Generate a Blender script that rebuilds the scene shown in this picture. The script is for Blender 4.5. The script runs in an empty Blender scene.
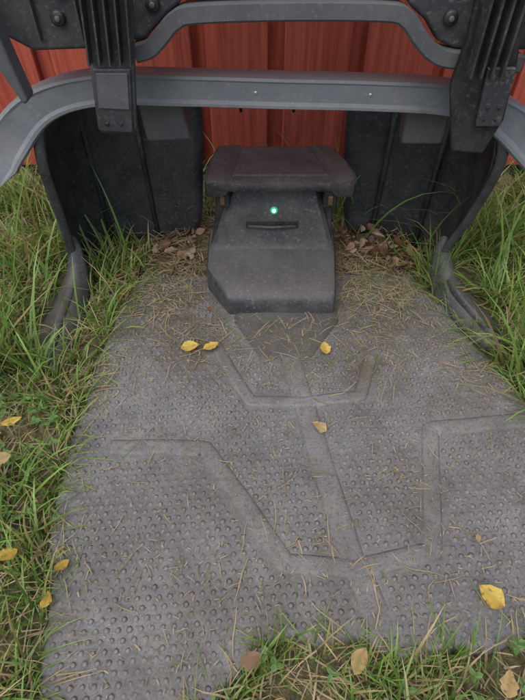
import bpy, math, random
import numpy as np
from mathutils import Vector, Matrix, noise
random.seed(7); rng=np.random.default_rng(7)
S=bpy.context.scene
R=math.radians

# ------------------------------------------------------------ materials
def newmat(name):
    m=bpy.data.materials.new(name); m.use_nodes=True
    nt=m.node_tree; b=nt.nodes['Principled BSDF']
    return m,nt,b
def N(nt,t,**k):
    n=nt.nodes.new(t)
    for a,v in k.items(): setattr(n,a,v)
    return n
def ramp(nt,fac,stops):
    r=N(nt,'ShaderNodeValToRGB'); e=r.color_ramp.elements
    while len(e)<len(stops): e.new(0.5)
    for i,(p,c) in enumerate(stops):
        e[i].position=p; e[i].color=(c[0],c[1],c[2],1)
    nt.links.new(fac,r.inputs[0]); return r.outputs[0]
def noise_tex(nt,scale,detail=6,rough=0.6,vec=None,stretch=None):
    n=N(nt,'ShaderNodeTexNoise'); n.inputs['Scale'].default_value=scale
    n.inputs['Detail'].default_value=min(detail,4); n.inputs['Roughness'].default_value=rough
    if vec is None:
        tc=N(nt,'ShaderNodeTexCoord'); vec=tc.outputs['Object']
    if stretch:
        mp=N(nt,'ShaderNodeMapping'); mp.inputs['Scale'].default_value=stretch
        nt.links.new(vec,mp.inputs[0]); vec=mp.outputs[0]
    nt.links.new(vec,n.inputs['Vector']); return n.outputs['Fac']
def mix(nt,f,a,b,mode='MIX'):
    m=N(nt,'ShaderNodeMix',data_type='RGBA',blend_type=mode)
    for s,v in ((m.inputs[0],f),(m.inputs[6],a),(m.inputs[7],b)):
        if isinstance(v,bpy.types.NodeSocket): nt.links.new(v,s)
        elif isinstance(v,(int,float)): s.default_value=v
        else: s.default_value=(v[0],v[1],v[2],1)
    return m.outputs[2]
def bump(nt,b,h,strength,dist):
    n=N(nt,'ShaderNodeBump'); n.inputs['Strength'].default_value=strength
    n.inputs['Distance'].default_value=dist
    nt.links.new(h,n.inputs['Height']); nt.links.new(n.outputs[0],b.inputs['Normal'])

def plastic(name,c,rough=0.5,dirt=0.35,dust=(0.16,0.157,0.15),bs=0.25):
    m,nt,b=newmat(name)
    n1=noise_tex(nt,11,8,0.75); n2=noise_tex(nt,150,4,0.75); n3=noise_tex(nt,45,4,0.8)
    f=ramp(nt,n1,[(0.40,(0,0,0)),(0.72,(dirt,)*3)])
    spk=ramp(nt,n2,[(0.56,(0,0,0)),(0.66,(dirt*1.6,)*3)])
    sm=ramp(nt,n3,[(0.5,(0,0,0)),(0.7,(dirt,)*3)])
    col=mix(nt,f,c,dust); col=mix(nt,spk,col,dust)
    g=N(nt,'ShaderNodeNewGeometry'); sp=N(nt,'ShaderNodeSeparateXYZ')
    nt.links.new(g.outputs['Normal'],sp.inputs[0])
    up=ramp(nt,sp.outputs[2],[(0.5,(0,0,0)),(1.0,(dirt*1.1,)*3)])
    mu=N(nt,'ShaderNodeMix',data_type='RGBA',blend_type='MULTIPLY'); mu.inputs[0].default_value=0.7
    nt.links.new(up,mu.inputs[6]); nt.links.new(ramp(nt,n3,[(0.35,(0.3,)*3),(0.6,(1,1,1))]),mu.inputs[7])
    col=mix(nt,mu.outputs[2],col,dust)
    col=mix(nt,sm,col,[x*0.6 for x in c])
    nt.links.new(col,b.inputs['Base Color'])
    rr=ramp(nt,n1,[(0.3,(rough-0.04,)*3),(0.7,(rough+0.22,)*3)])
    nt.links.new(rr,b.inputs['Roughness'])
    bump(nt,b,noise_tex(nt,900,2,0.5),bs,0.0006)
    return m
M_dark=plastic('garage_dark_plastic',(0.019,0.021,0.025),0.55,0.28)
M_mid=plastic('garage_grey_plastic',(0.165,0.18,0.203),0.42,0.3,(0.29,0.29,0.285))
M_foot=plastic('garage_foot_plastic',(0.040,0.044,0.050),0.5,0.45,(0.14,0.135,0.12))
M_brk=plastic('bracket_plastic',(0.031,0.034,0.040),0.45,0.35)
M_tab=plastic('bracket_tab_plastic',(0.075,0.08,0.09),0.45,0.3)
M_blk=plastic('black_plastic',(0.010,0.011,0.012),0.45,0.15)
M_stn=plastic('station_plastic',(0.036,0.037,0.042),0.55,0.45,(0.16,0.157,0.15))
M_stn2=plastic('station_hood_plastic',(0.019,0.020,0.023),0.5,0.5,(0.13,0.127,0.12))

# mat
def matmat(name,c1,c2,warm):
    m,nt,b=newmat(name)
    n0=noise_tex(nt,5,8,0.65); n1=noise_tex(nt,38,8,0.75); n2=noise_tex(nt,260,5,0.7); n4=noise_tex(nt,14,6,0.75)
    col=mix(nt,ramp(nt,n0,[(0.35,(0,0,0)),(0.65,(1,1,1))]),c1,c2)
    col=mix(nt,ramp(nt,n4,[(0.45,(0,0,0)),(0.7,(0.75,)*3)]),col,[x*0.62 for x in c1])
    col=mix(nt,ramp(nt,n1,[(0.5,(0,0,0)),(0.72,(0.6,)*3)]),col,warm)
    col=mix(nt,ramp(nt,n2,[(0.5,(0,0,0)),(0.64,(0.6,)*3)]),col,(0.055,0.05,0.04))
    at=N(nt,'ShaderNodeVertexColor'); at.layer_name='Col'
    sp=N(nt,'ShaderNodeSeparateColor'); nt.links.new(at.outputs[0],sp.inputs[0])
    mu=N(nt,'ShaderNodeMath',operation='MULTIPLY'); nt.links.new(sp.outputs[0],mu.inputs[0])
    nt.links.new(ramp(nt,noise_tex(nt,30,8,0.8),[(0.36,(0.12,)*3),(0.58,(1,1,1))]),mu.inputs[1])
    col=mix(nt,mu.outputs[0],col,(0.082,0.069,0.043))
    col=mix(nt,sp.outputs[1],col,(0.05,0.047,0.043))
    nt.links.new(col,b.inputs['Base Color'])
    nt.links.new(ramp(nt,n4,[(0.35,(0.42,)*3),(0.65,(0.68,)*3)]),b.inputs['Roughness'])
    bump(nt,b,noise_tex(nt,300,5,0.7),0.6,0.0012)
    return m
M_mat=matmat('mat_rubber',(0.135,0.138,0.147),(0.200,0.203,0.212),(0.23,0.225,0.205))
M_strip=matmat('mat_smooth_channel',(0.155,0.157,0.163),(0.215,0.216,0.221),(0.24,0.232,0.21))
M_bumpm=matmat('mat_stud_rubber',(0.175,0.178,0.189),(0.25,0.253,0.262),(0.27,0.26,0.24))
M_plate=matmat('dock_plate_rubber',(0.075,0.077,0.083),(0.115,0.117,0.122),(0.17,0.165,0.15))

# wood
M_wood,nt,b=newmat('red_painted_wood')
g1=noise_tex(nt,60,8,0.75,stretch=(1,1,0.04)); g2=noise_tex(nt,6,5,0.6,stretch=(1,1,0.3)); g3=noise_tex(nt,90,4,0.7)
col=mix(nt,ramp(nt,g1,[(0.35,(0,0,0)),(0.65,(1,1,1))]),(0.28,0.045,0.027),(0.48,0.10,0.06))
col=mix(nt,ramp(nt,g2,[(0.5,(0,0,0)),(0.75,(0.5,)*3)]),col,(0.25,0.052,0.035))
col=mix(nt,ramp(nt,g3,[(0.6,(0,0,0)),(0.75,(0.5,)*3)]),col,(0.38,0.18,0.13))
nt.links.new(col,b.inputs['Base Color']); b.inputs['Roughness'].default_value=0.85
bump(nt,b,g1,0.9,0.003)

# soil
M_soil,nt,b=newmat('soil_thatch')
a=noise_tex(nt,7,6,0.6); c=noise_tex(nt,90,8,0.8)
col=mix(nt,ramp(nt,c,[(0.35,(0,0,0)),(0.68,(1,1,1))]),(0.045,0.034,0.02),(0.24,0.19,0.115))
col=mix(nt,ramp(nt,a,[(0.45,(0,0,0)),(0.6,(0.6,)*3)]),col,(0.06,0.09,0.025))
nt.links.new(col,b.inputs['Base Color']); b.inputs['Roughness'].default_value=0.95
bump(nt,b,c,0.9,0.008)

def leafmat(name,trans=0.35,rough=0.5,tex=True):
    m,nt,b=newmat(name)
    at=N(nt,'ShaderNodeVertexColor'); at.layer_name='Col'; col=at.outputs[0]
    if tex:
        v=noise_tex(nt,150,4,0.7)
        col=mix(nt,ramp(nt,v,[(0.55,(0,0,0)),(0.68,(0.8,)*3)]),at.outputs[0],(0.16,0.09,0.03))
    nt.links.new(col,b.inputs['Base Color']); b.inputs['Roughness'].default_value=rough
    if trans>0:
        tr=N(nt,'ShaderNodeBsdfTranslucent'); nt.links.new(col,tr.inputs[0])
        ms=N(nt,'ShaderNodeMixShader'); ms.inputs[0].default_value=trans
        nt.links.new(b.outputs[0],ms.inputs[1]); nt.links.new(tr.outputs[0],ms.inputs[2])
        nt.links.new(ms.outputs[0],nt.nodes['Material Output'].inputs[0])
    return m
M_grass=leafmat('grass_blade',0.35,0.42,False); M_leaf=leafmat('autumn_leaf',0.25,0.6); M_straw=leafmat('dry_straw',0,0.8,False)

def simple(name,c,rough=0.5,metal=0,em=None):
    m,nt,b=newmat(name)
    n=noise_tex(nt,60,5,0.6)
    col=mix(nt,ramp(nt,n,[(0.4,(0,0,0)),(0.7,(0.5,)*3)]),c,[x*0.5 for x in c])
    nt.links.new(col,b.inputs['Base Color']); b.inputs['Roughness'].default_value=rough; b.inputs['Metallic'].default_value=metal
    if em:
        b.inputs['Emission Color'].default_value=(*em[:3],1); b.inputs['Emission Strength'].default_value=em[3]
    return m
M_screw=simple('screw_steel',(0.5,0.5,0.5),0.35,0.9)
M_rust=simple('tarnished_contact',(0.16,0.10,0.05),0.6,0.5)
M_led=simple('led_green',(0.1,0.9,0.5),0.3,0,(0.25,1.0,0.60,3.0))
M_ledring=simple('led_lens',(0.02,0.25,0.13),0.2,0,(0.02,0.5,0.2,0.5))
M_wire=simple('black_wire',(0.02,0.02,0.02),0.4,0.3)

# ------------------------------------------------------------ helpers
def empty(name,loc=(0,0,0)):
    e=bpy.data.objects.new(name,None); S.collection.objects.link(e); e.location=loc; e.empty_display_size=0.1; return e
def obj(name,verts,faces,mat,parent=None,smooth=False,cols=None):
    me=bpy.data.meshes.new(name); me.from_pydata([tuple(v) for v in verts],[],faces); me.update()
    if cols is not None:
        ca=me.color_attributes.new('Col','FLOAT_COLOR','POINT')
        ca.data.foreach_set('color',np.asarray(cols,dtype=np.float32).ravel())
    if smooth: me.polygons.foreach_set('use_smooth',[True]*len(me.polygons))
    me.materials.append(mat)
    o=bpy.data.objects.new(name,me); S.collection.objects.link(o)
    if parent: o.parent=parent
    return o
def bevel(o,w,seg=3):
    m=o.modifiers.new('b','BEVEL'); m.width=w; m.segments=seg; m.limit_method='ANGLE'; m.angle_limit=R(30)
    for p in o.data.polygons: p.use_smooth=True
    o.modifiers.new('wn','WEIGHTED_NORMAL'); return o
def fixn(o):
    import bmesh
    bm=bmesh.new(); bm.from_mesh(o.data); bmesh.ops.recalc_face_normals(bm,faces=bm.faces); bm.to_mesh(o.data); bm.free()
def prism_xz(name,pts,y0,y1,mat,parent,bv=0.003):
    n=len(pts); v=[(x,y0,z) for x,z in pts]+[(x,y1,z) for x,z in pts]
    f=[tuple(range(n)),tuple(range(2*n-1,n-1,-1))]+[(i,i+n,(i+1)%n+n,(i+1)%n) for i in range(n)]
    o=obj(name,v,f,mat,parent); fixn(o)
    if bv: bevel(o,bv)
    return o
def hexa(name,bot,top,mat,parent,bv=0.004):
    v=list(bot)+list(top)
    f=[(3,2,1,0),(4,5,6,7)]+[(i,(i+1)%4,(i+1)%4+4,i+4) for i in range(4)]
    o=obj(name,v,f,mat,parent); fixn(o)
    if bv: bevel(o,bv)
    return o
def box(name,x0,x1,y0,y1,z0,z1,mat,parent,bv=0.003):
    return hexa(name,[(x0,y0,z0),(x1,y0,z0),(x1,y1,z0),(x0,y1,z0)],[(x0,y0,z1),(x1,y0,z1),(x1,y1,z1),(x0,y1,z1)],mat,parent,bv)
def catmull(P,n=8):
    P=[Vector(p) for p in P]; out=[]
    Q=[P[0]*2-P[1]]+P+[P[-1]*2-P[-2]]
    for i in range(1,len(Q)-2):
        for k in range(n):
            t=k/n; a,b_,c_,d=Q[i-1],Q[i],Q[i+1],Q[i+2]
            out.append(0.5*((2*b_)+(c_-a)*t+(2*a-5*b_+4*c_-d)*t*t+(-a+3*b_-3*c_+d)*t**3))
    out.append(P[-1]); return out
def tube(name,P,r,mat,parent,seg=8,sx=1,sy=1):
    P=[Vector(p) for p in P]; v=[];f=[]
    for i,p in enumerate(P):
        t=(P[min(i+1,len(P)-1)]-P[max(i-1,0)]).normalized()
        a=t.cross(Vector((0,1,0)))
        if a.length<0.1: a=t.cross(Vector((1,0,0)))
        a.normalize(); b_=t.cross(a).normalized()
        for k in range(seg):
            an=2*math.pi*k/seg; v.append(p+a*math.cos(an)*r*sx+b_*math.sin(an)*r*sy)
    for i in range(len(P)-1):
        for k in range(seg):
            f.append((i*seg+k,i*seg+(k+1)%seg,(i+1)*seg+(k+1)%seg,(i+1)*seg+k))
    f.append(tuple(range(seg))[::-1]); f.append(tuple((len(P)-1)*seg+k for k in range(seg)))
    return obj(name,v,f,mat,parent,True)
def band(name,C,prof,mat,parent,scale=lambda e:1.0,ang=40):
    v=[];f=[];n=len(C);m=len(prof)
    for i,p in enumerate(C):
        t=(C[min(i+1,n-1)]-C[max(i-1,0)]).normalized(); up=Vector((-t.z,0,t.x)).normalized()
        s=scale(i)
        for dy,du in prof: v.append(p+Vector((0,dy,0))+up*du*s)
    for i in range(n-1):
        for k in range(m): f.append((i*m+k,i*m+(k+1)%m,(i+1)*m+(k+1)%m,(i+1)*m+k))
    f.append(tuple(range(m))); f.append(tuple((n-1)*m+k for k in range(m))[::-1])
    o=obj(name,v,f,mat,parent,True); fixn(o); o.modifiers.new('e','EDGE_SPLIT').split_angle=R(ang); return o
def loft(name,rows,mat,parent,thick=0.004,sub=2):
    n=len(rows[0]); v=[p for r in rows for p in r]
    f=[(i*n+j,i*n+j+1,(i+1)*n+j+1,(i+1)*n+j) for i in range(len(rows)-1) for j in range(n-1)]
    o=obj(name,v,f,mat,parent,True)
    s=o.modifiers.new('s','SUBSURF'); s.levels=sub; s.render_levels=sub
    t=o.modifiers.new('t','SOLIDIFY'); t.thickness=thick; t.offset=0
    return o
def disc(name,c,r,nrm,mat,parent,h=0.003,seg=16):
    nrm=Vector(nrm).normalized(); q=nrm.to_track_quat('Z','Y'); v=[];f=[]
    for s,(rr,hh) in enumerate(((r,0),(r,h*0.7),(r*0.75,h))):
        for k in range(seg):
            a=2*math.pi*k/seg; v.append(Vector(c)+q@Vector((rr*math.cos(a),rr*math.sin(a),hh)))
    for s in range(2):
        for k in range(seg): f.append((s*seg+k,s*seg+(k+1)%seg,(s+1)*seg+(k+1)%seg,(s+1)*seg+k))
    f.append(tuple(2*seg+k for k in range(seg)))
    return obj(name,v,f,mat,parent,True)

# ------------------------------------------------------------ ground
gx=np.concatenate([np.linspace(-40,-2.2,12),np.linspace(-2,2,90),np.linspace(2.2,40,12)])
gy=np.concatenate([np.linspace(-40,-1.2,12),np.linspace(-1,1.6,70),np.linspace(1.8,40,12)])
def gz(x,y):
    if abs(x)>2 or y>1.6 or y<-1: return -0.004
    return -0.006+0.006*noise.noise(Vector((x*4,y*4,0)))
gv=[(x,y,gz(x,y)) for y in gy for x in gx]; nx=len(gx)
gf=[(j*nx+i,j*nx+i+1,(j+1)*nx+i+1,(j+1)*nx+i) for j in range(len(gy)-1) for i in range(nx-1)]
obj('ground',gv,gf,M_soil,None,True)

# ------------------------------------------------------------ mat
LY=[0.0,0.116,0.364,0.60,0.78,0.90]; LX=[-0.25,-0.272,-0.322,-0.318,-0.300,-0.262]
RY=[0.0,0.25,0.40,0.555,0.613,0.758,0.85,0.92]; RX=[0.42,0.47,0.49,0.469,0.442,0.394,0.36,0.31]
def xl(y): return float(np.interp(y,LY,LX))+0.003*math.sin(y*37)
def xr(y): return float(np.interp(y,RY,RX))+0.003*math.sin(y*31+1)
def yf(x):
    s=1/(1+math.exp(-(x+0.06)/0.025)); return 0.040+0.120*s+0.010*math.sin(x*23)+0.006*math.sin(x*61)
YB=0.90
def in_mat(x,y,m=0.0): return xl(y)-m<x<xr(y)+m and yf(x)-m<y<YB+m
def matz(x,y):
    return 0.007+0.006*noise.noise(Vector((x*6+3,y*6,1.3)))+0.0018*noise.noise(Vector((x*22,y*22,4)))
def mud(x,y):
    d=0
    for cx,cy,r,s in ((-0.19,0.80,0.14,1),(0.25,0.80,0.14,1),(0.05,0.68,0.10,.6),(-0.14,0.69,0.09,.95),(0.2,0.64,0.09,.8),(-0.27,0.2,0.1,.4),(0.0,0.16,0.2,.4),(0.38,0.55,0.1,.45),(-0.1,0.36,0.12,.35),(0.22,0.38,0.08,.35)):
        d=max(d,s*math.exp(-((x-cx)**2+(y-cy)**2)/(r*r)))
    return min(1,d)
mat_root=empty('plastic_ground_mat')
nu,nv=110,110; v=[];f=[];cols=[]
for j in range(nv+1):
    t=j/nv
    for i in range(nu+1):
        s=i/nu
        y=0.05+t*(YB-0.05); x=xl(y)+s*(xr(y)-xl(y)); y0=yf(x); y=y0+t*(YB-y0)
        x=xl(y)+s*(xr(y)-xl(y))
        z=matz(x,y)
        if i in(0,nu) or j in(0,nv): z=-0.004
        v.append((x,y,z)); cc=mud(x,y); cols.append((cc,0,0,1))
for j in range(nv):
    for i in range(nu):
        a=j*(nu+1)+i; f.append((a,a+1,a+nu+2,a+nu+1))
obj('mat_sheet',v,f,M_mat,mat_root,True,cols)

strips=[([(0.050,0.66),(0.075,0.53),(0.10,0.40),(0.125,0.273),(0.150,0.20)],0.034),
        ([(-0.25,0.455),(-0.17,0.457),(-0.095,0.453),(-0.03,0.36),(0.032,0.265),(0.13,0.258),(0.243,0.283),(0.265,0.39),(0.285,0.492),(0.36,0.498),(0.47,0.506)],0.026),
        ([(-0.093,0.688),(-0.058,0.615),(-0.022,0.548),(0.075,0.545),(0.174,0.558),(0.205,0.65)],0.022)]
def segd(p,a,b):
    ax,ay=a;bx,by=b;dx,dy=bx-ax,by-ay
    t=max(0,min(1,((p[0]-ax)*dx+(p[1]-ay)*dy)/(dx*dx+dy*dy)))
    return math.hypot(p[0]-ax-t*dx,p[1]-ay-t*dy)
for si,(P,w) in enumerate(strips):
    Q=[]
    for a,b_ in zip(P[:-1],P[1:]):
        for k in range(12): Q.append((a[0]+(b_[0]-a[0])*k/12,a[1]+(b_[1]-a[1])*k/12))
    Q.append(P[-1])
    v=[];f=[];cols=[]; n=len(Q); zo=0.0005*si
    for i in range(n):
        a=Vector(Q[max(i-1,0)]);b_=Vector(Q[min(i+1,n-1)]);t=(b_-a).normalized();nn=Vector((-t.y,t.x))
        gk=0.25+0.45*(0.5+noise.noise(Vector((Q[i][0]*30,Q[i][1]*30,si))))
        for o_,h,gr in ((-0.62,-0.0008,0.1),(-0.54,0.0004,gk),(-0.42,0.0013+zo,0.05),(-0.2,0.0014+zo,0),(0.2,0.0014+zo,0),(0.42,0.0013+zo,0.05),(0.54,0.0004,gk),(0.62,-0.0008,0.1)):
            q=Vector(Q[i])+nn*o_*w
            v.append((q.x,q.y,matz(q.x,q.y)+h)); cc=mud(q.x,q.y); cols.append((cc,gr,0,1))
    for i in range(n-1):
        for k in range(7): a=i*8+k; f.append((a,a+1,a+9,a+8))
    obj('smooth_channel_%d'%(si+1),v,f,M_strip,mat_root,True,cols)
# smooth shallow dock entry plate, following the mat surface
v=[];f=[];cols=[]; na,nb=20,16
for j in range(na+1):
    y=0.645+0.14*j/na; k=min(1.0,(y-0.645)/0.1); x0=-0.004-0.056*k; x1=0.092+0.065*k
    for i in range(nb+1):
        x=x0+(x1-x0)*i/nb; e=i in(0,nb) or j==0; e2=i in(1,nb-1) or j==1
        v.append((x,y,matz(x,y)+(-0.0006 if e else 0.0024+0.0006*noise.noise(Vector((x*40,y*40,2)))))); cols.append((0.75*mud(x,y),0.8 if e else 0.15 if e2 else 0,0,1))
for j in range(na):
    for i in range(nb): a=j*(nb+1)+i; f.append((a,a+1,a+nb+2,a+nb+1))
obj('dock_entry_plate',v,f,M_plate,mat_root,True,cols)
def in_trap(x,y,m=0.006):
    if y<0.645-m or y>0.85: return False
    k=(y-0.645)/0.1; return -0.004-0.056*k-m<x<0.092+0.065*k+m
v=[];f=[];cols=[]; sp=0.0146; ca,sa=math.cos(R(4)),math.sin(R(4))
for iy in range(-10,85):
    for ix in range(-45,50):
        lx=(ix+0.5*(iy%2))*sp; ly=iy*sp*0.84
        x=lx*ca-ly*sa+0.03; y=lx*sa+ly*ca
        if not (xl(y)+0.008<x<xr(y)-0.008 and yf(x)+0.01<y<YB-0.01): continue
        if in_trap(x,y): continue
        if any(min(segd((x,y),a,b_) for a,b_ in zip(P[:-1],P[1:]))<w/2+0.0065 for P,w in strips): continue
        x+=random.uniform(-.0003,.0003); y+=random.uniform(-.0003,.0003)
        z=matz(x,y)-0.0001; r=0.0033*random.uniform(.9,1.08)
        wear=0.65+0.7*noise.noise(Vector((x*12,y*12,6)))
        hh=0.0023*random.uniform(.6,1.1)*max(0.35,min(1,wear+.2))
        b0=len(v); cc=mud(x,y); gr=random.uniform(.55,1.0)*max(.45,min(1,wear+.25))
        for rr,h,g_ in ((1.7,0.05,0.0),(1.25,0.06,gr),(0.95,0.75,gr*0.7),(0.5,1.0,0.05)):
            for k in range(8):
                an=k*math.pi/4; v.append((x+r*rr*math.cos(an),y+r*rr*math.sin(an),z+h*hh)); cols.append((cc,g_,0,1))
        v.append((x,y,z+hh*0.85)); cols.append((cc,0,0,1))
        for s in range(3):
            for k in range(8): f.append((b0+s*8+k,b0+s*8+(k+1)%8,b0+(s+1)*8+(k+1)%8,b0+(s+1)*8+k))
        for k in range(8): f.append((b0+24+k,b0+24+(k+1)%8,b0+32))
obj('mat_studs',v,f,M_bumpm,mat_root,True,cols)

# ------------------------------------------------------------ charging station
st=empty('mower_charging_station')
def ring(y,xa,xb,zt,r=0.012,zb=0.0):
    return [(xa,y,zb),(xa,y,zt-r),(xa+r*0.3,y,zt-r*0.3),(xa+r,y,zt),((xa+xb)/2,y,zt+0.002),(xb-r,y,zt),(xb-r*0.3,y,zt-r*0.3),(xb,y,zt-r),(xb,y,zb)]
rows=[ring(0.768,-0.066,0.143,0.034,0.008),ring(0.772,-0.070,0.145,0.044,0.009),ring(0.780,-0.076,0.147,0.050,0.009),ring(0.80,-0.088,0.150,0.056),ring(0.85,-0.117,0.153,0.064),
      ring(0.90,-0.118,0.156,0.070),ring(0.97,-0.118,0.158,0.074)]
n=9; v=[p for r_ in rows for p in r_]; f=[(i*n+j,i*n+j+1,(i+1)*n+j+1,(i+1)*n+j) for i in range(len(rows)-1) for j in range(n-1)]
f.append(tuple(range(n))); f.append(tuple(range(len(v)-n,len(v)))[::-1])
o=obj('station_base',v,f,M_stn,st,True); fixn(o); o.modifiers.new('e','EDGE_SPLIT').split_angle=R(40)
def tring(z,xa,xb,y,yb=1.0):
    c=0.008
    return [(xa,yb,z),(xa,y+c,z),(xa+c,y,z),(xb-c,y,z),(xb,y+c,z),(xb,yb,z)]
rows=[tring(0.055,-0.117,0.155,0.880,0.98),tring(0.068,-0.112,0.152,0.898,0.98),tring(0.085,-0.104,0.146,0.908,0.985),tring(0.12,-0.090,0.135,0.916),tring(0.16,-0.075,0.122,0.926),tring(0.20,-0.062,0.112,0.938),tring(0.225,-0.058,0.11,0.946)]
n=6; v=[p for r_ in rows for p in r_]; f=[(i*n+j,i*n+(j+1)%n,(i+1)*n+(j+1)%n,(i+1)*n+j) for i in range(len(rows)-1) for j in range(n)]
f.append(tuple(range(n))); f.append(tuple(range(len(v)-n,len(v)))[::-1])
o=obj('station_tower',v,f,M_stn,st,True); fixn(o); o.modifiers.new('e','EDGE_SPLIT').split_angle=R(35)
hexa('tower_shell',[(-0.116,0.935,0.0),(0.160,0.935,0.0),(0.150,1.03,0.0),(-0.105,1.03,0.0)],[(-0.094,0.965,0.212),(0.142,0.965,0.212),(0.125,1.02,0.212),(-0.075,1.02,0.212)],M_stn2,st,0.01)
def hrow(y,xa,xb,zt,zb,dip=0.012,cr=0.004):
    m=(xa+xb)/2
    return [(xa,y,zb),(xa-0.001,y,zt-0.006),(xa+0.006,y,zt-0.001),(xa+0.035,y,zt),(xa+0.042,y,zt-cr),(m,y,zt-cr+0.001),(xb-0.042,y,zt-cr),(xb-0.035,y,zt),(xb-0.006,y,zt-0.001),(xb+0.001,y,zt-0.006),(xb,y,zb),(xb-0.026,y,zb),(xb-0.034,y,zb+dip),(xa+0.034,y,zb+dip),(xa+0.026,y,zb)]
rows=[hrow(0.893,-0.098,0.166,0.226,0.204),hrow(0.896,-0.106,0.174,0.231,0.198),hrow(0.905,-0.110,0.180,0.234,0.196),hrow(0.93,-0.109,0.179,0.236,0.197),hrow(0.97,-0.104,0.168,0.238,0.200),hrow(1.02,-0.094,0.146,0.239,0.203),hrow(1.032,-0.086,0.138,0.236,0.208)]
n=15; v=[p for r_ in rows for p in r_]; f=[(i*n+j,i*n+(j+1)%n,(i+1)*n+(j+1)%n,(i+1)*n+j) for i in range(len(rows)-1) for j in range(n)]
f.append(tuple(range(n))); f.append(tuple(range(len(v)-n,len(v)))[::-1])
o=obj('station_hood',v,f,M_stn2,st,True); fixn(o); o.modifiers.new('e','EDGE_SPLIT').split_angle=R(32)
hexa('hood_panel',[(-0.060,0.915,0.2305),(0.130,0.915,0.2305),(0.100,1.020,0.2335),(-0.046,1.020,0.2335)],[(-0.057,0.918,0.2345),(0.127,0.918,0.2345),(0.097,1.016,0.2375),(-0.043,1.016,0.2375)],M_stn2,st,0.0015)
for i,x in enumerate((-0.079,0.134)):
    box('contact_arm_%d'%(i+1),x-0.014,x+0.014,0.906,0.96,0.166,0.204,M_blk,st,0.005)
    box('charge_contact_%d'%(i+1),x-0.005,x+0.005,0.901,0.912,0.176,0.196,M_rust,st,0.002)
hexa('handle_recess',[(-0.036,0.9145,0.114),(0.076,0.9145,0.114),(0.076,0.93,0.116),(-0.036,0.93,0.116)],[(-0.034,0.917,0.131),(0.074,0.917,0.131),(0.074,0.935,0.131),(-0.034,0.935,0.131)],M_blk,st,0.002)
tube('handle_lip',[(-0.030,0.913,0.1195),(0.02,0.910,0.1185),(0.070,0.913,0.1195)],0.0035,M_stn,st)
disc('led_lens',(0.0235,0.9235,0.151),0.0080,(0,-1,0.25),M_ledring,st,0.002)
disc('led_light',(0.0235,0.9215,0.1515),0.0042,(0,-1,0.25),M_led,st,0.0025)

# ------------------------------------------------------------ garage
ga=empty('mower_garage')
C=catmull([(-0.432,0.775,0.300),(-0.400,0.79,0.355),(-0.340,0.80,0.408),(-0.25,0.80,0.434),(-0.12,0.80,0.434),(0.03,0.80,0.430),(0.16,0.80,0.427),(0.28,0.80,0.420),(0.36,0.80,0.398),(0.43,0.79,0.350),(0.47,0.78,0.30)],6)
nC=len(C)
def bs(i):
    e=min(i,nC-1-i)/6; s=1+0.40*math.exp(-((e-1.2)/0.9)**2)
    return s*(0.3+1.4*e) if e<0.5 else s
band('front_bar',C,[(0.034,0.021),(0.004,0.023),(-0.004,0.0225),(-0.0065,0.019),(-0.0045,0.016),(-0.004,-0.010),(-0.009,-0.014),(-0.009,-0.018),(-0.004,-0.0205),(0.006,-0.020),(0.034,-0.016)],M_mid,ga,bs,25)
for x,z in ((-0.01,0.433),(0.16,0.430),(0.335,0.412)):
    disc('bar_screw',(x,0.797,z),0.0032,(0,-1,0.1),M_screw,ga,0.002)
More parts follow.
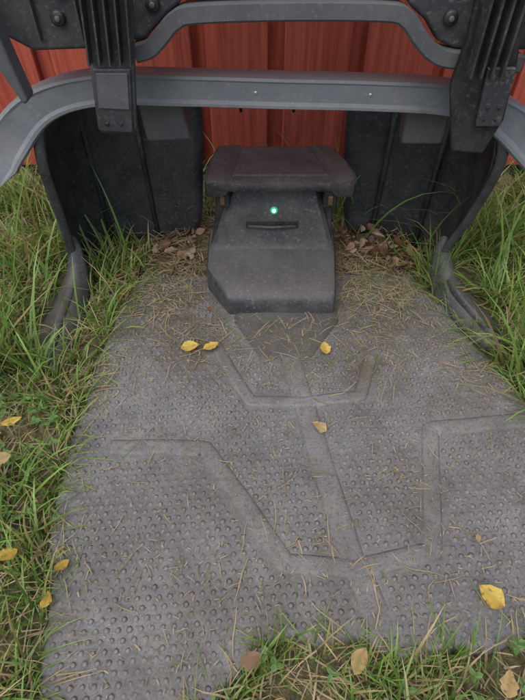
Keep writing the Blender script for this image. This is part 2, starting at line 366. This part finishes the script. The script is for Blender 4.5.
def side(sg,name):
    if sg<0:
        rows=[[(-0.335,0.80,0.395),(-0.37,0.88,0.37),(-0.375,0.98,0.345),(-0.31,1.06,0.335),(-0.22,1.085,0.335),(-0.125,1.09,0.335)],
              [(-0.362,0.805,0.32),(-0.405,0.88,0.30),(-0.405,0.99,0.29),(-0.33,1.065,0.28),(-0.22,1.085,0.28),(-0.125,1.085,0.28)],
              [(-0.379,0.84,0.196),(-0.41,0.90,0.19),(-0.405,0.99,0.18),(-0.33,1.06,0.18),(-0.22,1.075,0.18),(-0.13,1.075,0.18)],
              [(-0.392,0.875,0.075),(-0.405,0.92,0.07),(-0.395,0.99,0.07),(-0.32,1.05,0.07),(-0.22,1.065,0.07),(-0.14,1.065,0.07)],
              [(-0.392,0.90,-0.01),(-0.40,0.94,-0.01),(-0.39,0.99,-0.01),(-0.32,1.045,-0.01),(-0.22,1.055,-0.01),(-0.15,1.055,-0.01)]]
        rim=[(-0.345,0.80,0.40),(-0.362,0.80,0.32),(-0.379,0.838,0.196),(-0.394,0.868,0.09),(-0.396,0.85,0.05),(-0.397,0.79,0.034),(-0.402,0.71,0.024),(-0.406,0.63,0.008)]
        foot=[[(-0.376,0.885,0.12),(-0.390,0.875,0.125),(-0.402,0.880,0.10),(-0.42,0.91,-0.01)],
              [(-0.366,0.855,0.010),(-0.386,0.85,0.052),(-0.408,0.85,0.046),(-0.442,0.86,-0.01)],
              [(-0.364,0.78,-0.006),(-0.386,0.775,0.032),(-0.412,0.77,0.028),(-0.456,0.77,-0.01)],
              [(-0.366,0.70,-0.006),(-0.390,0.70,0.021),(-0.418,0.70,0.018),(-0.462,0.70,-0.01)],
              [(-0.376,0.62,-0.012),(-0.394,0.615,0.006),(-0.418,0.61,0.004),(-0.452,0.62,-0.012)]]
    else:
        rows=[[(0.36,0.80,0.385),(0.40,0.88,0.37),(0.40,0.98,0.345),(0.36,1.07,0.335),(0.28,1.09,0.335),(0.175,1.095,0.335)],
              [(0.389,0.805,0.32),(0.42,0.88,0.30),(0.415,0.99,0.29),(0.37,1.07,0.28),(0.28,1.09,0.28),(0.175,1.09,0.28)],
              [(0.389,0.84,0.196),(0.415,0.90,0.19),(0.405,0.99,0.18),(0.36,1.06,0.18),(0.28,1.08,0.18),(0.18,1.08,0.18)],
              [(0.378,0.885,0.075),(0.395,0.93,0.07),(0.39,1.0,0.07),(0.35,1.05,0.07),(0.28,1.07,0.07),(0.19,1.07,0.07)],
              [(0.372,0.91,-0.01),(0.385,0.94,-0.01),(0.38,1.0,-0.01),(0.35,1.045,-0.01),(0.28,1.06,-0.01),(0.20,1.06,-0.01)]]
        rim=[(0.37,0.80,0.39),(0.391,0.80,0.32),(0.391,0.838,0.196),(0.380,0.875,0.085),(0.382,0.86,0.05),(0.398,0.80,0.034),(0.425,0.745,0.022),(0.455,0.685,0.008)]
        foot=[[(0.362,0.895,0.11),(0.376,0.885,0.118),(0.390,0.89,0.10),(0.42,0.92,-0.01)],
              [(0.354,0.86,0.010),(0.374,0.855,0.050),(0.398,0.85,0.046),(0.45,0.86,-0.01)],
              [(0.370,0.80,-0.006),(0.392,0.795,0.032),(0.420,0.79,0.028),(0.476,0.79,-0.01)],
              [(0.394,0.74,-0.006),(0.416,0.74,0.020),(0.446,0.735,0.017),(0.496,0.74,-0.01)],
              [(0.430,0.68,-0.012),(0.446,0.675,0.006),(0.470,0.68,0.004),(0.502,0.70,-0.012)]]
    loft(name+'_side_panel',rows,M_dark,ga,0.005)
    loft(name+'_foot',foot,M_foot,ga,0.004)
    tube(name+'_leg_rim',catmull(rim,6),0.0095,M_brk,ga,10,1.0,0.5)
    for k in (0,2):
        x=(-0.36+0.05*k) if sg<0 else (0.37-0.05*k); y=1.0+0.02*k
        tube(name+'_rib_%d'%(k+1),[(x,y+0.02,0.32),(x*1.0,y+0.025,0.18),(x*0.97,y+0.01,0.0)],0.006,M_dark,ga)
side(-1,'left'); side(1,'right')
hexa('left_hinge_box',[(-0.192,0.835,0.338),(-0.118,0.835,0.342),(-0.118,0.87,0.342),(-0.192,0.87,0.338)],[(-0.197,0.83,0.408),(-0.128,0.83,0.408),(-0.128,0.87,0.408),(-0.197,0.87,0.408)],M_tab,ga,0.006)
hexa('right_hinge_box',[(0.232,0.835,0.334),(0.300,0.835,0.334),(0.300,0.87,0.334),(0.232,0.87,0.334)],[(0.228,0.83,0.40),(0.300,0.83,0.40),(0.300,0.87,0.40),(0.228,0.87,0.40)],M_tab,ga,0.006)
box('lid_beam',-0.40,0.40,0.745,0.80,0.566,0.62,M_blk,ga,0.008)
hexa('lid_panel',[(-0.42,0.80,0.60),(0.42,0.80,0.60),(0.42,0.82,0.60),(-0.42,0.82,0.60)],[(-0.44,0.98,1.0),(0.44,0.98,1.0),(0.44,1.0,1.0),(-0.44,1.0,1.0)],M_dark,ga,0.01)
P=catmull([(-0.165,0.738,0.504),(-0.145,0.738,0.510),(-0.128,0.738,0.524),(-0.108,0.738,0.542),(-0.08,0.738,0.549),(0.03,0.738,0.552),(0.15,0.738,0.551),(0.178,0.738,0.544),(0.200,0.738,0.522),(0.222,0.738,0.505),(0.25,0.738,0.497),(0.34,0.738,0.492)],6)
band('lid_lip',P,[(0.03,0.009),(0.0,0.012),(-0.006,0.011),(-0.007,-0.006),(-0.004,-0.009),(0.03,-0.008)],M_tab,ga,lambda i:1,30)
prism_xz('left_lid_web',[(-0.36,0.60),(-0.095,0.60),(-0.100,0.560),(-0.118,0.548),(-0.150,0.520),(-0.215,0.508),(-0.30,0.505),(-0.345,0.53)],0.746,0.776,M_brk,ga,0.006)
prism_xz('right_lid_web',[(0.165,0.60),(0.40,0.60),(0.40,0.505),(0.25,0.508),(0.225,0.518),(0.205,0.541),(0.18,0.558)],0.746,0.776,M_brk,ga,0.006)
for x,z in ((-0.135,0.560),(0.235,0.545),(-0.255,0.545),(-0.245,0.575)):
    disc('lid_screw_boss',(x,0.744,z),0.009,(0,-1,0),M_blk,ga,0.006); disc('lid_screw',(x,0.738,z),0.0035,(0,-1,0),M_tab,ga,0.002)
for x in (-0.285,-0.23,0.19,0.265): box('lid_web_rib',x,x+0.003,0.735,0.747,0.52 if abs(x)>0.2 else 0.57,0.60,M_brk,ga,0.001)
prism_xz('left_hook_plate',[(-0.209,0.60),(-0.221,0.50),(-0.229,0.418),(-0.224,0.411),(-0.180,0.411),(-0.175,0.418),(-0.163,0.50),(-0.149,0.60)],0.712,0.722,M_brk,ga,0.003)
prism_xz('left_hook_tab',[(-0.216,0.498),(-0.226,0.418),(-0.180,0.415),(-0.168,0.498)],0.706,0.711,M_brk,ga,0.002)
prism_xz('left_hook_tab_face',[(-0.212,0.494),(-0.2185,0.45),(-0.178,0.448),(-0.172,0.494)],0.7035,0.7055,M_tab,ga,0.001)
for k in range(5):
    x=-0.207+0.013*k; hexa('left_hook_rib_%d'%(k+1),[(x-0.010,0.695,0.505),(x-0.008,0.695,0.505),(x-0.008,0.712,0.505),(x-0.010,0.712,0.505)],[(x+0.002,0.685,0.60),(x+0.004,0.685,0.60),(x+0.004,0.712,0.60),(x+0.002,0.712,0.60)],M_brk,ga,0)
for x in (-0.212,-0.194): disc('hook_hole',(x,0.7055,0.428),0.0028,(0,-1,0),M_blk,ga,0.001)
prism_xz('left_arm',[(-0.325,0.60),(-0.345,0.60),(-0.333,0.50),(-0.316,0.455),(-0.308,0.46),(-0.315,0.51)],0.70,0.73,M_tab,ga,0.004)
prism_xz('right_hook_plate',[(0.249,0.60),(0.252,0.53),(0.246,0.475),(0.272,0.385),(0.318,0.381),(0.332,0.43),(0.325,0.50),(0.303,0.60)],0.712,0.724,M_blk,ga,0.004)
prism_xz('right_hook_tab',[(0.285,0.50),(0.292,0.425),(0.326,0.425),(0.322,0.50)],0.704,0.7115,M_brk,ga,0.002)
for k in range(4):
    x=0.262+0.013*k; hexa('right_hook_rib_%d'%(k+1),[(x,0.695,0.49),(x+0.003,0.695,0.49),(x+0.003,0.712,0.49),(x,0.712,0.49)],[(x-0.004,0.685,0.60),(x-0.001,0.685,0.60),(x-0.001,0.712,0.60),(x-0.004,0.712,0.60)],M_brk,ga,0)
for z in (0.45,0.435):
    for x in (0.30,0.315): disc('hook_hole',(x,0.7035,z),0.0018,(0,-1,0),M_blk,ga,0.001)
prism_xz('right_arm',[(0.325,0.60),(0.40,0.60),(0.40,0.49),(0.345,0.49)],0.70,0.73,M_brk,ga,0.004)
tube('wire_handle',catmull([(-0.045,1.10,0.275),(-0.045,1.09,0.295),(-0.035,1.088,0.302),(0.055,1.088,0.302),(0.065,1.09,0.295),(0.065,1.10,0.275)],5),0.003,M_wire,ga)

# ------------------------------------------------------------ red wall
wall=empty('red_wooden_wall',(0,0,0))
yw=1.32
box('wall_backing',-5,5,yw+0.022,yw+0.10,0.03,2.6,M_wood,wall,0)
x=-5.0+0.017; k=0
while x<4.9:
    w=0.150+random.uniform(-.006,.006)
    box('wall_board_%d'%k,x,x+w,yw+random.uniform(-.002,.002),yw+0.02,0.035+random.uniform(-.005,.005),2.6,M_wood,wall,0.004)
    x+=w+0.035+random.uniform(-.003,.006); k+=1

# ------------------------------------------------------------ vegetation
def blades(name,pts,hts,wid,lean,colf,mat,curl=1.0,flat=False,zf=None,L=5,azf=None):
    V=[];F=[];Cc=[]
    for (x,y),h,w in zip(pts,hts,wid):
        az=random.uniform(0,2*math.pi) if azf is None else azf(x,y)
        ln=abs(random.gauss(lean,lean*0.5)); cu=random.uniform(0.2,1.3)*curl
        d=Vector((math.cos(az),math.sin(az),0)); sd=Vector((-d.y,d.x,0))
        sd=(Matrix.Rotation(random.uniform(-1.2,1.2),3,'Z')@sd)
        c=colf(x,y); p=Vector((x,y,zf(x,y) if zf else -0.006)); b0=len(V)
        for i in range(L):
            t=i/(L-1); ang=ln+cu*t*t*0.9
            if flat: ang=1.57+random.uniform(-.06,.06)
            if i: p=p+(d*math.sin(ang)+Vector((0,0,1))*math.cos(ang))*h/(L-1)
            if flat: d=(Matrix.Rotation(random.uniform(-.25,.25),3,'Z')@d); sd=Vector((-d.y,d.x,0))
            if p.z<0.002 and not flat and i: p.z=0.002+0.002*i
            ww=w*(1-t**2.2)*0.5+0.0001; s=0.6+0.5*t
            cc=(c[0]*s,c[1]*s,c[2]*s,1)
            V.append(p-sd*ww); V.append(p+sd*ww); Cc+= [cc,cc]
        for i in range(L-1):
            a=b0+2*i; F.append((a,a+1,a+3,a+2))
    return obj(name,V,F,mat,None,True,Cc)
def gcol(x,y):
    r=random.random()
    if r<0.17: c=(0.48,0.39,0.19)
    elif r<0.27: c=(0.34,0.33,0.10)
    else:
        k=random.random(); c=(0.125+0.16*k,0.25+0.20*k,0.045+0.06*k)
    g=0.98+0.4*noise.noise(Vector((x*5,y*5,0)))
    return (c[0]*g,c[1]*g,c[2]*g)
def scol(x,y):
    k=random.random()
    return (0.22+0.28*k,0.18+0.22*k,0.10+0.13*k)
def blocked(x,y):
    if -0.13<x<0.17 and 0.76<y<1.05: return True
    for sx,cx in ((-1,-0.41),(1,0.43)):
        if abs(x-cx)<0.036 and 0.64<y<0.93: return True
    return False
P=[];H=[];W=[]
def scatter(n,x0,x1,y0,y1,hm,wm,cond=None,hs=0.4):
    for _ in range(n):
        x=random.uniform(x0,x1); y=random.uniform(y0,y1)
        if in_mat(x,y,-0.008) or blocked(x,y) or y>1.31: continue
        if cond and not cond(x,y): continue
        dn=noise.noise(Vector((x*9,y*9,9)))
        if random.random()<0.35-dn*1.3: continue
        P.append((x,y)); H.append(max(0.015,random.gauss(hm,hm*hs)*(1+0.6*dn))); W.append(wm*random.uniform(.5,1.5))
inside=lambda x,y: not(-0.40<x<0.39 and y>0.86)
scatter(10500,-0.75,-0.25,-0.05,1.31,0.065,0.0034,inside)
scatter(9500,0.32,0.95,0.25,1.31,0.075,0.0034,inside)
scatter(6500,-0.12,0.60,-0.05,0.25,0.045,0.0028)
scatter(800,-0.40,-0.12,-0.05,0.14,0.035,0.0026)
scatter(4500,-2.0,-0.75,-0.6,1.31,0.07,0.007); scatter(4500,0.95,2.0,-0.6,1.31,0.07,0.007)
scatter(1200,-0.9,0.9,1.10,1.31,0.10,0.0035)
scatter(600,-0.54,-0.40,0.60,1.28,0.15,0.0048); scatter(450,-0.39,-0.24,0.86,0.99,0.075,0.0035)
scatter(900,0.44,0.70,0.50,1.28,0.15,0.0048); scatter(260,0.31,0.42,0.84,0.95,0.080,0.0035)
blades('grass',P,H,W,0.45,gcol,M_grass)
P=[];az={}
for _ in range(520):
    r=random.random()
    if r<0.42: y=random.uniform(0.1,0.88); p=(xl(y)-random.uniform(0,.02),y); a=random.gauss(0,0.7)
    elif r<0.75: y=random.uniform(0.3,0.88); p=(xr(y)+random.uniform(0,.02),y); a=math.pi+random.gauss(0,0.7)
    else: x=random.uniform(-0.12,0.48); p=(x,yf(x)-random.uniform(0,.02)); a=math.pi/2+random.gauss(0,0.9)
    P.append(p); az[p]=a
blades('edge_grass',P,[random.uniform(.03,.10) for _ in P],[random.uniform(.0018,.0036) for _ in P],0.85,gcol,M_grass,0.9,azf=lambda x,y:az[(x,y)])
P=[(-0.36,0.93),(-0.34,0.95),(-0.31,0.94),(-0.45,0.84),(-0.46,0.80),(0.42,0.94),(0.40,0.94),(0.47,0.86),(0.20,1.12),(0.19,1.15),(0.21,1.10),(-0.48,0.72),(0.50,0.80),(0.49,0.76),(0.44,0.95),(-0.42,0.95),(0.33,0.97),(0.17,1.06),(0.24,1.0),(-0.5,0.6),(-0.47,0.66),(0.35,0.93),(0.22,1.08),(-0.36,0.72),(-0.36,0.60),(0.50,0.62),(0.46,0.66)]*2
blades('tall_grass',[(a+random.uniform(-.02,.02),b_+random.uniform(-.02,.02)) for a,b_ in P],[random.uniform(.14,.34) for _ in P],[0.005]*len(P),0.35,lambda x,y:(0.2,0.36,0.075),M_grass,1.2,L=8)

surf=lambda x,y: (matz(x,y)+0.0035) if in_mat(x,y) else 0.002
P=[]
for cx,cy,s,n in ((-0.22,0.84,0.06,420),(0.26,0.85,0.07,620),(0.24,0.96,0.06,560),(-0.21,0.96,0.06,480),(0.0,0.62,0.12,130),(0.05,0.72,0.05,60),(-0.15,0.72,0.07,160),(0.22,0.70,0.07,160),(-0.3,0.25,0.05,100),(0.05,0.19,0.13,170),(0.35,0.22,0.10,140),(0.40,0.62,0.05,150),(-0.31,0.6,0.04,120),(-0.1,0.3,0.2,80),(0.2,0.4,0.2,80)):
    for _ in range(n):
        x=random.gauss(cx,s);y=random.gauss(cy,s*0.8)
        if not blocked(x,y): P.append((x,y))
H=[random.choice((0.008,0.012,0.015,0.02,0.03,0.05))*random.uniform(.7,1.3) for _ in P]
Q=[(random.uniform(-.3,.47),random.uniform(.1,.88)) for _ in range(2200)]; Q=[q for q in Q if not blocked(*q)]
H+=[random.uniform(.002,.009) for _ in Q]; P+=Q
blades('grass_clippings',P,H,[random.uniform(.0006,.0017) for _ in P],0.3,
       lambda x,y: scol(x,y) if random.random()<.82 else (0.15,0.22,0.06),M_straw,1,True,surf,4)
P=[(random.uniform(-0.7,0.9),random.uniform(-0.02,1.3)) for _ in range(8500)]
P=[p for p in P if not in_mat(*p) and not blocked(*p)]
blades('lawn_thatch',P,[random.uniform(.02,.07) for _ in P],[random.uniform(.001,.0025) for _ in P],0.3,scol,M_straw,1,True,lambda x,y:random.uniform(0.0,0.022),4)

# leaves
def leaf_mesh(lst,name,curlz=0.25,tl=0.25,wid=0.36):
    V=[];F=[];Cc=[]
    for (x,y,z,sz,rot,col) in lst:
        tilt=Matrix.Rotation(random.gauss(0,tl),3,'X')@Matrix.Rotation(random.gauss(0,tl),3,'Y')
        Rm=Matrix.Rotation(rot,3,'Z')@tilt; b0=len(V); nL=9
        cu=random.uniform(0.2,1.6)*curlz*random.choice((1,1,-0.6)); wd=wid*random.uniform(.7,1.25); sk_=random.uniform(-.25,.25)
        tw=random.gauss(0,0.5)
        for i in range(nL):
            t=i/(nL-1); w=wd*math.sin(math.pi*t**0.8)**0.8*random.uniform(.75,1.05) if 0<i<nL-1 else 0.01
            for k,s in enumerate((-1,-0.5,0,0.5,1)):
                p=Vector(((t-0.5),s*w+sk_*(t-.5)**2, abs(s)*w*cu*1.2+cu*(t-0.5)**2*0.6+tw*s*w*(t-.5)))*sz
                V.append(Rm@p+Vector((x,y,z+0.002)))
                d=1-0.25*(k==2)-random.random()*0.15-(0.3 if (abs(s)==1 and random.random()<.3) else 0)
                Cc.append((col[0]*d,col[1]*d,col[2]*d,1))
        for i in range(nL-1):
            for k in range(4): a=b0+i*5+k; F.append((a,a+1,a+6,a+5))
    return obj(name,V,F,M_leaf,None,True,Cc)
Ye=(0.66,0.47,0.09); Yb=(0.48,0.35,0.15); Br=(0.22,0.13,0.07)
ylw=[(-0.138,0.668,0.016,0.036,0.2,Ye),(-0.098,0.668,0.016,0.032,0.5,Ye),(0.118,0.662,0.018,0.028,1.7,Ye),(0.095,0.487,0.016,0.028,2.6,Yb),
     (0.298,0.215,0.03,0.038,2.4,Ye),(0.115,0.140,0.04,0.034,1.0,Yb),(-0.013,0.142,0.035,0.028,0.5,Br),(-0.275,0.258,0.02,0.022,0.8,Ye),(-0.285,0.215,0.02,0.026,1.7,Ye),
     (-0.405,0.475,0.05,0.034,0.3,Ye),(-0.395,0.408,0.05,0.024,0.5,Yb),(-0.345,0.265,0.04,0.028,0.9,Ye),(0.285,0.115,0.045,0.03,1.2,Yb),(0.31,0.30,0.014,0.014,1.2,Yb),
     (0.6,0.7,0.06,0.03,1,Yb),(-0.11,0.78,0.012,0.014,1,(0.4,0.16,0.03))]
for _ in range(24):
    x=random.uniform(-1.5,1.5);y=random.uniform(-.5,1.2)
    if abs(x)>0.65: ylw.append((x,y,0.03,0.03,random.random()*6,random.choice((Ye,Yb,Br))))
leaf_mesh(ylw,'yellow_leaves')
br=[]
for cx,cy,sx,sy,n in ((0.245,0.99,0.055,0.035,60),(-0.20,1.0,0.05,0.03,26),(0.0,1.12,0.12,0.05,40),(0.30,0.92,0.04,0.03,12),(-0.25,0.93,0.04,0.03,9),(-0.5,1.15,0.1,0.1,40),(-0.46,0.95,0.05,0.15,20),(0.55,1.0,0.1,0.15,20)):
    for _ in range(n):
        x=random.gauss(cx,sx);y=random.gauss(cy,sy)
        if blocked(x,y) : continue
        br.append((x,y,random.uniform(0.005,0.025),random.choice((.014,.02,.026,.034)),random.random()*6.28,random.choice(((0.24,0.13,0.07),(0.36,0.22,0.13),(0.13,0.07,0.04),(0.44,0.33,0.22)))))
leaf_mesh(br,'brown_leaf_litter',0.7,0.6,0.3)
cl=[]
for _ in range(110):
    if random.random()<.6: x=random.uniform(-0.50,-0.33); y=random.uniform(.2,.55)
    else: x=random.uniform(.0,.55); y=random.uniform(0.0,.2)
    if in_mat(x,y,0.0): continue
    h=random.uniform(.02,.04)
    for k in range(3): cl.append((x+0.005*math.cos(k*2.1),y+0.005*math.sin(k*2.1),h,0.011,k*2.1,(0.13,0.27,0.07)))
leaf_mesh(cl,'clover_weeds')

# ------------------------------------------------------------ light, camera
w=bpy.data.worlds.new('World'); S.world=w; w.use_nodes=True; nt=w.node_tree
bg=nt.nodes['Background']; sk=nt.nodes.new('ShaderNodeTexSky'); sk.sky_type='NISHITA'; sk.sun_disc=False
EL,AZ=R(62),R(205)
sk.sun_elevation=EL; sk.sun_rotation=AZ; sk.air_density=1.0; sk.dust_density=4.0; sk.ozone_density=0.8
nt.links.new(sk.outputs[0],bg.inputs[0]); bg.inputs[1].default_value=0.15
L=bpy.data.lights.new('sun','SUN'); L.energy=2.1; L.angle=R(70); L.color=(1,0.985,0.96)
lo=bpy.data.objects.new('sun',L); S.collection.objects.link(lo)
d=Vector((math.sin(AZ)*math.cos(EL),math.cos(AZ)*math.cos(EL),math.sin(EL)))
lo.rotation_euler=d.to_track_quat('Z','Y').to_euler(); lo.location=d*5
cam=bpy.data.cameras.new('camera'); co=bpy.data.objects.new('camera',cam); S.collection.objects.link(co)
co.location=(0,0,0.75); co.rotation_euler=(R(90-48),0,0)
cam.sensor_fit='VERTICAL'; cam.sensor_height=36; cam.lens=36*520/700; cam.clip_start=0.01; cam.clip_end=300
S.camera=co
S.view_settings.view_transform='Standard'; S.view_settings.look='None'; S.view_settings.exposure=0
